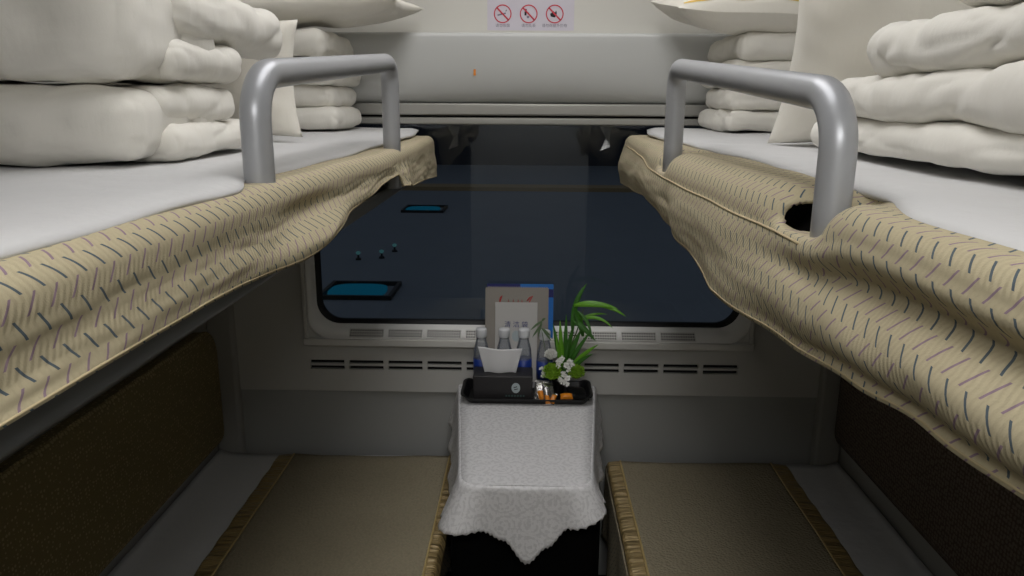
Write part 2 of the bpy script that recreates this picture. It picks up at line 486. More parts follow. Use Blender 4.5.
# window wall: one structure with its panels as parts (the opening is left free)
WZ0, WZ1, WXH = 0.885, 1.70, 0.742
wb = thing('wall_back', (0, D, 0), 'x', 'x'); del wb['label']; del wb['category']; struct(wb, 'window wall of pale grey laminate panels')
YB = D + 0.08
g = G().box(-WX, -WXH - .0005, D - .014, YB, WZ0, WZ1).box(WXH + .0005, WX, D - .014, YB, WZ0, WZ1)
g.make('side_panel', 'wall_grey', wb)
G().box(-WX, WX, D - .02, YB, 1.80, CEIL).make('upper_panel', 'wall_white', wb, bevel=.003)
G().box(-WX, WX, D, YB, 1.70, 1.80).make('lintel_panel', 'wall_grey', wb)
G().box(-WX, WX, D, YB, 0.0, 0.703).make('lower_panel', 'wall_low', wb)
# vent panel with real slots
xs0, pit, sw = -0.733, 0.1322, 0.116
slots = [(xs0 + k * pit, xs0 + k * pit + sw) for k in range(11)]
rows = [(0.781, 0.794), (0.801, 0.814)]
g = G(); zs = [0.703] + [z for r in rows for z in r] + [WZ0]
for i in range(len(zs) - 1):
    if i % 2 == 0: g.box(-WX, WX, D - .014, D, zs[i], zs[i + 1])
    else:
        xs = [-WX] + [x for s in slots for x in s] + [WX]
        for k in range(0, len(xs), 2): g.box(xs[k], xs[k + 1], D - .014, D, zs[i], zs[i + 1])
g.make('vent_panel', 'wall_grey', wb)
G().box(-WX, WX, D + .012, YB, 0.703, WZ0).make('vent_backing', 'dark', wb)
for s in slots:
    for r in rows: G().box(s[0], s[1], D - .001, D + .012, r[0], r[1]).make('vent_slot', 'dark', wb)
# blind housing: curved profile swept across
prof = [(D - .02, 1.8625), (D - .021, 1.8622), (D - .058, 1.862), (D - .0625, 1.861), (D - .066, 1.857), (D - .0675, 1.850), (D - .068, 1.83), (D - .0682, 1.80), (D - .0676, 1.77), (D - .066, 1.745), (D - .0635, 1.722), (D - .060, 1.705), (D - .0550, 1.689), (D - .048, 1.676), (D - .039, 1.666), (D - .028, 1.660), (D - .026, 1.6585), (D + .0, 1.658), (D + .0, 1.66), (D + .0, 1.80), (D - .01, 1.862)]
v = [(x, y, z) for x in (-WX, WX) for (y, z) in prof]; n = len(prof)
f = [(i, (i + 1) % n, n + (i + 1) % n, n + i) for i in range(n)] + [tuple(range(n)), tuple(range(2 * n - 1, n - 1, -1))]
o = link('blind_housing', v, f, 'housing', wb, smooth=True)
# corner columns
for s, nme in ((-1, 'trim_1'), (1, 'trim_2')):
    a, b = sorted((s * .978, s * WX)); struct(G().box(a, b, D - .045, D, 0, CEIL).make(nme, 'wall_side', bevel=.012, seg=3), 'grey corner post beside the window wall')
# blind rails above the glass
struct(G().box(-WXH, WXH, D - .050, D - .006, 1.622, 1.658).make('trim_3', 'trim', bevel=.006, seg=3), 'upper metal rail above the window')
struct(G().box(-WXH, WXH, D - .044, D - .006, 1.594, 1.616).make('trim_4', 'trim', bevel=.005, seg=3), 'lower metal rail above the window')

# window
win = thing('window_1', (0, D, WZ0), 'x', 'x'); del win['label']; del win['category']; struct(win, 'wide train window with rounded corners, dark night outside')
def rrect(x, z0, z1, r, y, n=10):
    P = []
    for cx, cz, a0 in ((x - r, z1 - r, 0), (-x + r, z1 - r, 90), (-x + r, z0 + r, 180), (x - r, z0 + r, 270)):
        for k in range(n + 1):
            a = math.radians(a0 + 90 * k / n); P.append((cx + r * math.cos(a), y, cz + r * math.sin(a)))
    return P
def loft(rings, closed_ring=False):
    n = len(rings[0]); v = [p for r in rings for p in r]; R = len(rings)
    f = [(i * n + k, i * n + (k + 1) % n, (i + 1) * n + (k + 1) % n, (i + 1) * n + k) for i in range(R - 1) for k in range(n)]
    if closed_ring: f += [((R - 1) * n + k, (R - 1) * n + (k + 1) % n, (k + 1) % n, k) for k in range(n)]
    return v, f
ZG0, ZG1, XG = 0.940, 1.66, 0.702
r0 = rrect(XG + .026, ZG0 - .046, ZG1, .075, D - .034); r1 = rrect(XG + .020, ZG0 - .040, ZG1, .075, D - .040)
r2 = rrect(XG + .012, ZG0 - .012, ZG1, .075, D - .012); r3 = rrect(XG + .002, ZG0 - .002, ZG1, .075, D + .004); r4 = rrect(XG + .002, ZG0 - .002, ZG1, .075, D + .05)
v, f = loft([r0, r1, r2, r3, r4]); link('bezel', v, f, 'frame_white', win)
v, f = loft([rrect(XG + .002, ZG0 - .002, ZG1, .075, D + .004), rrect(XG - .012, ZG0 + .010, ZG1, .068, D + .010), rrect(XG - .012, ZG0 + .010, ZG1, .068, D + .03)])
link('gasket', v, f, 'black', win)
g = G()
g.box(-WXH, -WXH + .013, D - .036, D + .02, WZ0, 1.60).box(WXH - .013, WXH, D - .036, D + .02, WZ0, 1.60).box(-WXH, WXH, D - .046, D + .02, WZ0 - .012, WZ0 + .012)
g.make('outer_frame', 'frame_grey', win, bevel=.003)
def corner_fill(s):
    P = [(s * (WXH - .013), D - .024, WZ0 + .012)]
    R = .075; cx, cz = s * (XG + .026 - R), ZG0 - .046 + R
    arc = [(cx + s * R * math.sin(math.radians(a)), D - .024, cz - R * math.cos(math.radians(a))) for a in range(0, 91, 10)]
    P = P + [(s * (cx * s), D - .024, WZ0 + .012)] + arc + [(s * (WXH - .013), D - .024, cz)]
    f = tuple(range(len(P))); f = f if s < 0 else tuple(reversed(f))
    link('corner_panel', P, [f], 'frame_grey', win, smooth=False)
corner_fill(-1); corner_fill(1)
G().box(-XG - .003, XG + .003, D + .016, D + .022, ZG0 - .004, ZG1 + .002).make('pane', 'glass', win)
G().box(-WXH, WXH, D + .004, D + .05, ZG1 - .066, ZG1 + .05).make('head_panel', 'black', win)
# sill grilles on the sloping foot of the bezel
for k in range(9):
    xa = -0.590 + k * .1287; xb = xa + 0.112
    y0_, z0_ = D - .0405, ZG0 - .0385; y1_, z1_ = D - .0145, ZG0 - .0135
    nx = Vector((0, -(z1_ - z0_), (y1_ - y0_))).normalized()
    if nx.y > 0: nx = -nx
    def P(x, t, h): return Vector((x, y0_ + (y1_ - y0_) * t, z0_ + (z1_ - z0_) * t)) + nx * h
    g = G()
    def strip(xa_, xb_, ta, tb, h0, h1):
        v = [P(x, t, h) for h in (h0, h1) for t in (ta, tb) for x in (xa_, xb_)]
        g.add(v, [(0, 2, 3, 1), (4, 5, 7, 6), (0, 1, 5, 4), (2, 6, 7, 3), (0, 4, 6, 2), (1, 3, 7, 5)])
    for t in (0.08, 0.36, 0.64, 0.92): strip(xa, xb, t - .055, t + .055, 0, .002)
    for q in range(15): x = xa + (xb - xa) * q / 14; strip(x - .0016, x + .0016, .05, .95, 0, .002)
    go = g.make('sill_grille', 'frame_grey', win)
    g = G(); strip(xa, xb, .05, .95, .0002, .0008); g.make('grille_recess', 'dark', go)

# sign on the upper panel
sg = thing('prohibition_sign', (0.002, D - .0205, 1.87), 'lilac-white sticker with three red prohibition circles above the window', 'sign')
YS = D - .0212
G().box(-.131, .129, YS, D - .0203, 1.872, 1.962).make('backing', 'sticker', sg)
def disc_ring(cx, cz, r, w, y, mat, name, parent, n=40):
    v = []; 
    for k in range(n):
        a = 2 * math.pi * k / n
        for rr in (r - w, r): v.append((cx + rr * math.cos(a), y, cz + rr * math.sin(a)))
    f = [(2 * k, 2 * k + 1, (2 * k + 3) % (2 * n), (2 * k + 2) % (2 * n)) for k in range(n)]
    return link(name, v, f, mat, parent, smooth=False)
def flat_poly(pts, y, mat, name, parent):
    return link(name, [(x, y, z) for x, z in pts], [tuple(range(len(pts)))], mat, parent, smooth=False)
def flat_disc(cx, cz, r, y, mat, name, parent, n=24, ez=1.0):
    return flat_poly([(cx + r * math.cos(2 * math.pi * k / n), cz + ez * r * math.sin(2 * math.pi * k / n)) for k in range(n)], y, mat, name, parent)
CZ = 1.919; R_ = .0265
for k, cx in enumerate((-.085, -.007, .071)):
    y1, y2 = YS - .0004, YS - .0008
    if k == 0:     # cigarette with smoke
        flat_poly([(cx - .015, CZ - .006), (cx + .010, CZ + .000), (cx + .009, CZ + .004), (cx - .016, CZ - .002)], y1, 'greyink', 'pictogram', sg)
        flat_poly([(cx + .010, CZ + .006), (cx + .013, CZ + .010), (cx + .011, CZ + .013), (cx + .008, CZ + .008)], y1, 'greyink', 'pictogram', sg)
    elif k == 1:   # figure throwing litter
        flat_disc(cx - .009, CZ + .011, .0034, y1, 'ink', 'pictogram', sg)
        flat_poly([(cx - .0125, CZ - .004), (cx - .0125, CZ + .007), (cx - .006, CZ + .007), (cx + .002, CZ + .003), (cx + .001, CZ + .001), (cx - .006, CZ + .003), (cx - .007, CZ - .005)], y1, 'ink', 'pictogram', sg)
        flat_poly([(cx - .005, CZ - .012), (cx + .001, CZ - .012), (cx + .002, CZ - .006), (cx - .006, CZ - .006)], y1, 'greyink', 'pictogram', sg)
    else:          # hand
        flat_poly([(cx - .012, CZ - .007), (cx + .000, CZ - .010), (cx + .006, CZ - .004), (cx + .006, CZ + .004), (cx + .004, CZ + .011), (cx + .001, CZ + .004), (cx - .002, CZ + .007), (cx - .008, CZ + .009), (cx - .009, CZ + .003), (cx - .014, CZ + .001)], y1, 'ink', 'pictogram', sg)
    disc_ring(cx, CZ, R_, .0032, y2, 'sign_red', 'red_ring', sg)
    c45 = math.cos(math.pi / 4) * (R_ - .001); w = .0016
    flat_poly([(cx - c45 - w, CZ + c45 - w), (cx + c45 - w, CZ - c45 - w), (cx + c45 + w, CZ - c45 + w), (cx - c45 + w, CZ + c45 + w)], y2, 'sign_red', 'slash', sg)
for cx, s in ((-.085, '\u8bf7\u52ff\u5438\u70df'), (-.007, '\u8bf7\u52ff\u4e71\u4e22'), (.071, '\u8bf7\u52ff\u5411\u7a97\u5916\u6254\u7269')):
    text_mesh(s, .0108, 'caption', 'greyink', sg, (cx, YS - .0005, 1.8855))
    
o = flat_poly([(-.170, 1.739), (-.163, 1.739), (-.163, 1.757), (-.170, 1.757)], D - .0705, 'orange', 'orange_sticker', None)
tag(rebase(o), 'tiny orange sticker scrap on the grey blind housing', 'sticker')

# clear wedges under the lower rail, standing in for reflections in the pane
for px_, lab in ((-.235, 'small clear wedge imitating a window reflection under the rail, nearer the left berth'), (.235, 'small clear wedge imitating a window reflection under the rail, nearer the right berth')):
    g = G(); y = D - .034
    v = [(px_ - .022, y, 1.594), (px_ + .020, y, 1.594), (px_ + .012, y - .006, 1.560), (px_ + .014, y - .010, 1.530), (px_ - .016, y - .008, 1.518), (px_ + .000, y - .004, 1.556)]
    g.add(v + [(a, b + .003, c) for a, b, c in v], [(0, 1, 2, 5), (5, 2, 3, 4), (6, 11, 8, 7), (11, 10, 9, 8), (0, 6, 7, 1), (1, 7, 8, 2), (2, 8, 9, 3), (3, 9, 10, 4), (4, 10, 11, 5), (5, 11, 6, 0)])
    tag(rebase(g.make('reflection_wedge', 'plastic_clear')), lab, 'hook', 'imitated reflections at the window top')

# lamps of the place
lp = thing('ceiling_lamp', (0, 1.40, CEIL), 'long flat ceiling lamp over the aisle', 'lamp')
G().box(-.27, .27, .63, 2.17, CEIL - .025, CEIL - .0005).make('housing', 'frame_white', lp, bevel=.004)
G().box(-.25, .25, .65, 2.15, CEIL - .030, CEIL - .0252).make('diffuser', 'lamp', lp)
lp = thing('corridor_lamp', (0, -.45, CORR), 'flat ceiling lamp in the corridor', 'lamp')
G().box(-.45, .45, -.60, -.30, CORR - .025, CORR - .0005).make('housing', 'frame_white', lp, bevel=.004)
G().box(-.43, .43, -.58, -.32, CORR - .030, CORR - .0252).make('diffuser', 'lamp2', lp)

# ------------------------------------------------------------------ outside, night
struct(G().box(-30, 30, D + .6, 60, -.25, -.10).make('ground', 'ground'), 'dark platform outside at night')
struct(G().box(-30, 30, 15.4, 16.0, -.10, -.02).make('kerb', 'kerb'), 'pale strip along the far edge of the platform')
struct(G().box(-30, 30, 22.0, 22.4, -.10, 6.0).make('wall_outside', 'night_wall'), 'dark wall beyond the platform')
def light_panel(x0, x1, y0, y1, label):
    e = thing('platform_light', ((x0 + x1) / 2, (y0 + y1) / 2, -.10), label, 'light', 'blue lights outside')
    g = G(); w = .035
    g.box(x0, x1, y0, y0 + w, -.10, -.06).box(x0, x1, y1 - w, y1, -.10, -.06).box(x0, x0 + w, y0 + w, y1 - w, -.10, -.06).box(x1 - w, x1, y0 + w, y1 - w, -.10, -.06)
    g.make('frame', 'black', e)
    cx, cy, rx, ry = (x0 + x1) / 2 - .03, (y0 + y1) / 2, (x1 - x0) / 2 - .07, (y1 - y0) / 2 - .06
    v = [(cx + rx * (abs(math.cos(a)) ** .6) * (1 if math.cos(a) > 0 else -1), cy + ry * (abs(math.sin(a)) ** .6) * (1 if math.sin(a) > 0 else -1), -.075) for a in [2 * math.pi * k / 32 for k in range(32)]]
    v2 = [(a, b, -.10) for a, b, c in v]
    link('lens', v + v2, [tuple(range(32))] + [(k, 32 + k, 32 + (k + 1) % 32, (k + 1) % 32) for k in range(32)], 'blue_light', e, smooth=False)
light_panel(-1.93, -1.25, 6.60, 7.20, 'large blue-lit panel in a dark frame outside, low in the window')
light_panel(-2.10, -1.40, 12.2, 12.9, 'small far blue-lit panel outside, just under the left berth corner')
for (x, y, z), lab in (((-1.95, 8.4, -.1), 'leftmost tiny marker light outside the window'), ((-1.70, 8.5, -.1), 'middle tiny marker light outside the window'), ((-1.62, 8.9, -.1), 'rightmost tiny marker light outside the window')):
    e = thing('marker_light', (x, y, z), lab, 'light', 'marker lights outside')
    g = G().lathe([(.035, 0), (.03, .02), (.012, .03), (.012, .06)], (x, y, z), 12); g.make('base', 'black', e)
    G().lathe([(.012, .06), (.028, .075), (.028, .09), (.0, .105)], (x, y, z), 12).make('bulb', 'dot_light', e)

# ================================================================== BERTHS
Y0, Y1 = 0.32, 2.345
def rail_path(pn, pf, zn, zf, rn=.055, rf=.042):
    (x1, y1), (x2, y2) = pn, pf
    A0 = Vector((x1, y1, zn[0])); A1 = Vector((x1, y1, zn[1])); B1 = Vector((x2, y2, zf[1])); B0 = Vector((x2, y2, zf[0]))
    dirn = (B1 - A1).normalized(); P = [A0, A0.lerp(A1, .4)]
    def arc(c, a, b, r, n=9):
        p0 = c + a * r; p2 = c + b * r
        for k in range(n + 1):
            t = k / n
            # circular-like blend
            w = math.pi / 2 * t
            P.append(c + a * r * (1 - math.sin(w)) + b * r * (1 - math.cos(w)))
    arc(A1, Vector((0, 0, -1)), dirn, rn)
    P.append(A1.lerp(B1, .5))
    arc(B1, -dirn, Vector((0, 0, -1)), rf)
    P += [B0.lerp(B1, .4), B0]
    return P
for s, side in ((-1, 'left'), (1, 'right')):
    bx = lambda a, b: (min(s * a, s * b), max(s * a, s * b))
    ub = thing('upper_berth', (s * .68, 1.35, 1.45), '%s upper berth with grey bed pan and silver guard rail' % side, 'bunk', 'upper berths')
    zb_ = 1.449 if s < 0 else 1.456
    g = G(); g.box(*bx(.312, WX - .002), Y0, Y1 + .03, zb_, 1.476); g.make('bed_pan', 'berth', ub, bevel=.006)
    for y in (Y0 + .25, 1.9): G().box(*bx(.50, WX - .002), y, y + .03, zb_ - .03, zb_ - .0003).make('support_bar', 'berth', ub, bevel=.003)
    if s < 0: P = rail_path((-.331, .92), (-.297, 1.64), (1.478, 1.690), (1.478, 1.741))
    else: P = rail_path((.311, .775), (.285, 1.52), (1.478, 1.668), (1.478, 1.727), .055, .036)
    G().tube(P, .0185, 20).make('guard_rail', 'rail', ub, smooth=True)
    v, f = soft_slab((min(s * .336, s * (WX - .004)), Y0 + .01, 1.477), (max(s * .336, s * (WX - .004)), Y1, 1.552), .02, seed=3 + s, amp=.002, n=(12, 24, 6))
    gg = G().add(v, f); tag(rebase(gg.make('mattress', 'mattress', smooth=True)), 'dark mattress inside the printed cover of the %s upper berth' % side, 'mattress', 'upper mattresses')

# printed covers of the upper berths -------------------------------------------------
exL = [(Y0, .300), (.80, .300), (1.15, .290), (1.50, .275), (1.75, .275), (2.40, .288)]
zbL = [(Y0, 1.478), (.475, 1.479), (.63, 1.476), (.93, 1.466), (1.20, 1.490), (1.50, 1.512), (1.555, 1.514), (1.575, 1.488), (1.68, 1.483), (1.75, 1.470), (2.345, 1.441)]
exR = [(Y0, .287), (.80, .284), (1.10, .274), (1.45, .262), (1.62, .262), (1.85, .274), (2.40, .286)]
zbR = [(Y0, 1.446), (.50, 1.436), (.62, 1.424), (.77, 1.412), (1.03, 1.404), (1.25, 1.425), (1.67, 1.455), (2.00, 1.438), (2.40, 1.425)]
def cover(s, name, ex, zb, label):
    ztop = 1.562 if s < 0 else 1.568
    TOPW = .075
    def rc(y):
        if s < 0: return .020
        w = 1 / (1 + math.exp(-(y - .70) / .02)) / (1 + math.exp((y - 1.75) / .10))
        return .022 + .022 * w
    def post(y): return math.exp(-((y - .80) / .052) ** 2) + .9 * math.exp(-((y - 1.515) / .035) ** 2)
    def fn(a, b):
        y = Y0 + (Y1 - Y0) * a; e = lerp_table(ex, y); zbot = lerp_table(zb, y); RC = rc(y)
        L2 = math.pi / 2 * RC; L3 = ztop - RC - zbot; tot = TOPW + L2 + L3; d = b * tot
        if d < TOPW: x, z = e + RC + TOPW - d, ztop
        elif d < TOPW + L2:
            w = (d - TOPW) / RC; x, z = e + RC - RC * math.sin(w), ztop - RC + RC * math.cos(w)
        else:
            x, z = e, ztop - RC - (d - TOPW - L2)
        q = max(0.0, (d - TOPW - L2)) / max(L3, .01)
        p = Vector((y * 1.0, q * .3, 0))
        hang = min(1, q * 2.2)
        amt = (nz(Vector((y, q * .35, 0)), 5.0, s + 4) * .008 + nz(Vector((y * 1.6, q * .8, 0)), 9, s + 9) * (.002 if s < 0 else .0015)) * hang
        if s < 0:
            amt -= .012 * math.exp(-((y - .98) / .10) ** 2) * math.exp(-((q - .30) / .22) ** 2)
            amt += .016 * math.exp(-((y - 1.00) / .16) ** 2) * math.exp(-((q - .85) / .3) ** 2)
            amt += .012 * math.exp(-((y - 1.62) / .06) ** 2) * q
            amt += .010 * q * max(0, (y - 1.7)) / .6
            amt += (.003 * math.sin((y - 1.5) * 120) * math.exp(-((y - 1.64) / .08) ** 2)) * hang
        else:
            near = 1 / (1 + math.exp((y - .78) / .05))
            amt -= .016 * near * math.exp(-((q - .30) / .12) ** 2)
            amt += .014 * near * math.exp(-((q - .68) / .2) ** 2) + .006 * near * math.exp(-((q - .1) / .1) ** 2)
            amt -= .007 * near * math.exp(-((q - .90) / .06) ** 2)
            amt += .010 * (1 - near) * math.sin(math.pi * min(1, q)) 
            amt += .012 * q * math.exp(-((y - 1.0) / .25) ** 2)
            amt -= .008 * math.exp(-((y - 1.40) / .05) ** 2) * hang
            amt += .012 * q * max(0, y - 1.9) / .4
        z += nz(Vector((y, d * 3, 1)), 7, s) * .002
        if s > 0 and TOPW * .4 < d < TOPW + L2:
            k = min(1, (d - TOPW * .4) / (TOPW * .5)) * min(1, (TOPW + L2 - d) / .012 + .0)
            x += .030 * post(y) * k; z -= .016 * post(y) * k
        # far end turned in over the mattress corner
        far = max(0, (y - (Y1 - .10)) / .10)
        x += far * far * .012
        z -= far * far * .010 * (1 - q)
        return (s * (x - amt), y, z)
    def uvf(a, b):
        y = Y0 + (Y1 - Y0) * a; zbot = lerp_table(zb, y); RC = rc(y); tot = TOPW + math.pi / 2 * RC + (ztop - RC - zbot)
        return (-s * y, b * tot)
    sk = None
    if s > 0:
        fn0 = fn
        def el(p): return ((p[1] - .832) / .036) ** 2 + ((p[2] - 1.539) / .017) ** 2
        def fn(a, b):
            p = fn0(a, b); e = el(p)
            if .45 < e < 1.0 and p[0] < .37:
                k = 1 / math.sqrt(e); p = (p[0], .832 + (p[1] - .832) * k, 1.539 + (p[2] - 1.539) * k)
            return p
        def sk(c): return el(c) < .97 and c.x < .37
    o = surf(name, 480, 70, fn, 'print', None, uvf, .004, flip=(s < 0), skip=sk)
    return o, (fn0 if s > 0 else fn)
def seam_pt(fn, y):
    L2 = math.pi / 2 * (.022 + .022 / (1 + math.exp(-(y - .70) / .02)) / (1 + math.exp((y - 1.75) / .10)))
    L3 = 1.568 - L2 * 2 / math.pi - lerp_table(zbR, y)
    return fn((y - Y0) / (Y1 - Y0), (.075 + L2 + .004) / (.075 + L2 + L3))
for s, ex, zb, lab in ((-1, exL, zbL, 'left'), (1, exR, zbR, 'right')):
    e = thing('bunk_cover', (s * .30, 1.35, 1.44), 'tan printed cover hanging over the edge of the %s upper berth' % lab, 'bed cover', 'upper berth covers')
    o, fn = cover(s, 'printed_cloth', ex, zb, lab)
    o.parent = e; o.location = -Vector(e.location)
    # stitched hem
    P = [Vector(fn(i / 150, .985)) + Vector((-s * .0018, 0, 0)) for i in range(151)]
    G().tube(P, .0011, 6).make('hem', 'hemcloth', e, smooth=True)
    if s > 0:
        P = []
        for i in range(60):
            t = i / 59; y = .77 + (2.2 - .77) * t; P.append(Vector(seam_pt(fn, y)) + Vector((-.0022, 0, 0)))
        G().tube(P, .0017, 6).make('seam', 'hemcloth', e, smooth=True)

# white sheets on the upper berths
def top_sheet(s, label, tab, zt):
    def fn(a, b):
        y = Y0 + .02 + (Y1 - Y0 - .015) * a; e = lerp_table(tab, y) + nz(Vector((y, 0, s)), 6, 2) * .006
        x = e + (WX - .006 - e) * b
        z = lerp_table(zt, y) + nz(Vector((x, y, 0)), 9, s) * .003
        k = max(0, 1 - b / .05); z -= .007 * k * k
        return (s * x, y, z)
    o = surf('bed_sheet', 110, 60, fn, 'sheet', None, None, .006, flip=(s < 0))
    return tag(rebase(o), label, 'bed sheet', 'upper berth sheets')
top_sheet(-1, 'white sheet spread on the left upper berth under the quilts', [(Y0, .326), (.55, .326), (.80, .316), (.92, .346), (1.05, .345), (1.5, .328), (2.06, .318), (2.40, .345)], [(0, 1.571), (1.0, 1.571), (2.4, 1.580)])
top_sheet(1, 'white sheet spread on the right upper berth under the quilts', [(Y0, .312), (.60, .314), (.78, .360), (1.2, .372), (1.55, .350), (2.06, .325), (2.40, .36)], [(0, 1.573), (.8, 1.573), (2.4, 1.586)])

# ------------------------------------------------------------------ quilts and pillows
ZS = 1.587
ZL = ZS - .011
soft_thing('folded_quilt', [
    dict(lo=(-1.03, .950, ZL), hi=(-.492, 1.22, ZL + .104), r=.042, seed=1, amp=.006, scale=6),
    dict(lo=(-1.03, 1.03, ZL + .001), hi=(-.478, 1.38, ZL + .056), r=.027, seed=2, amp=.005, scale=8),
    dict(lo=(-1.03, 1.02, ZL + .052), hi=(-.484, 1.29, ZL + .107), r=.027, seed=3, amp=.005, scale=8),
    dict(lo=(-1.03, .935, ZL + .107), hi=(-.484, 1.22, ZL + .250), r=.050, seed=4, amp=.006, scale=6),
    dict(lo=(-1.03, 1.04, ZL + .110), hi=(-.470, 1.29, ZL + .170), r=.029, seed=5, amp=.005, scale=8),
    dict(lo=(-1.03, 1.06, ZL + .164), hi=(-.462, 1.50, ZL + .250), r=.040, seed=6, amp=.008, scale=8),
], 'quilt', 'thick white folded quilt nearest the camera on the left upper berth', 'quilt', 'folded quilts')
pillow('upright_pillow', .225, .118, .060, (-.70, 1.585, ZS + .118), (math.radians(86), 0, math.radians(4)), 'white pillow standing on edge behind the near quilt, left upper berth', 3, group='pillows')
def far_stack(s, seed, label, wide):
    def b(lo, hi, r, sd, amp=.006):
        a0, a1 = sorted((s * lo[0], s * hi[0])); return dict(lo=(a0, lo[1], lo[2]), hi=(a1, hi[1], hi[2]), r=r, seed=sd, amp=amp)
    soft_thing('folded_quilt', [
        b((1.03, 1.98, ZS), (.500, 2.325, ZS + .060), .028, seed),
        b((1.03, 1.985, ZS + .056), (.508, 2.32, ZS + .118), .028, seed + 1),
        b((1.03, 1.970, ZS + .114), (.496, 2.325, ZS + .184), .032, seed + 2),
        b((1.03, 1.965, ZS + .178), (.515, 2.32, ZS + .256), .036, seed + 3),
    ], 'quilt', label, 'quilt', 'folded quilts')
far_stack(-1, 21, 'white quilt folded in four layers by the window on the left upper berth', 0)
far_stack(1, 31, 'white quilt folded in four layers by the window on the right upper berth', 0)
pillow('pillow', .31, .19, .045, (-.630, 2.15, ZS + .314), (math.radians(3), math.radians(-3), math.radians(-3)), 'white pillow lying on the far quilt of the left upper berth', 5, group='pillows')
pillow('pillow', .31, .19, .058, (.655, 2.12, ZS + .310), (math.radians(9), math.radians(3), math.radians(3)), 'white pillow with a yellow stripe on the far quilt, right upper berth', 6, group='pillows', stripe=2)
soft_thing('folded_quilt', [
    dict(lo=(.484, .46, ZS), hi=(1.03, 1.36, ZS + .054), r=.026, seed=41, amp=.006, scale=7, n=(30, 90, 14)),
    dict(lo=(.474, .48, ZS + .048), hi=(1.03, 1.27, ZS + .116), r=.034, seed=42, amp=.007, scale=7, n=(30, 90, 14)),
    dict(lo=(.470, .50, ZS + .108), hi=(1.03, 1.13, ZS + .185), r=.038, seed=43, amp=.008, scale=7, n=(30, 90, 14)),
    dict(lo=(.482, .46, ZS + .178), hi=(1.03, .98, ZS + .262), r=.042, seed=44, amp=.007, scale=7, n=(30, 90, 14)),
], 'quilt', 'thick white folded quilt nearest the camera on the right upper berth', 'quilt', 'folded quilts')
pillow('upright_pillow', .24, .165, .085, (.715, 1.475, ZS + .150), (math.radians(112), 0, math.radians(-4)), 'white pillow leaning on edge behind the near quilt, right upper berth', 8, amp=.012, group='pillows')

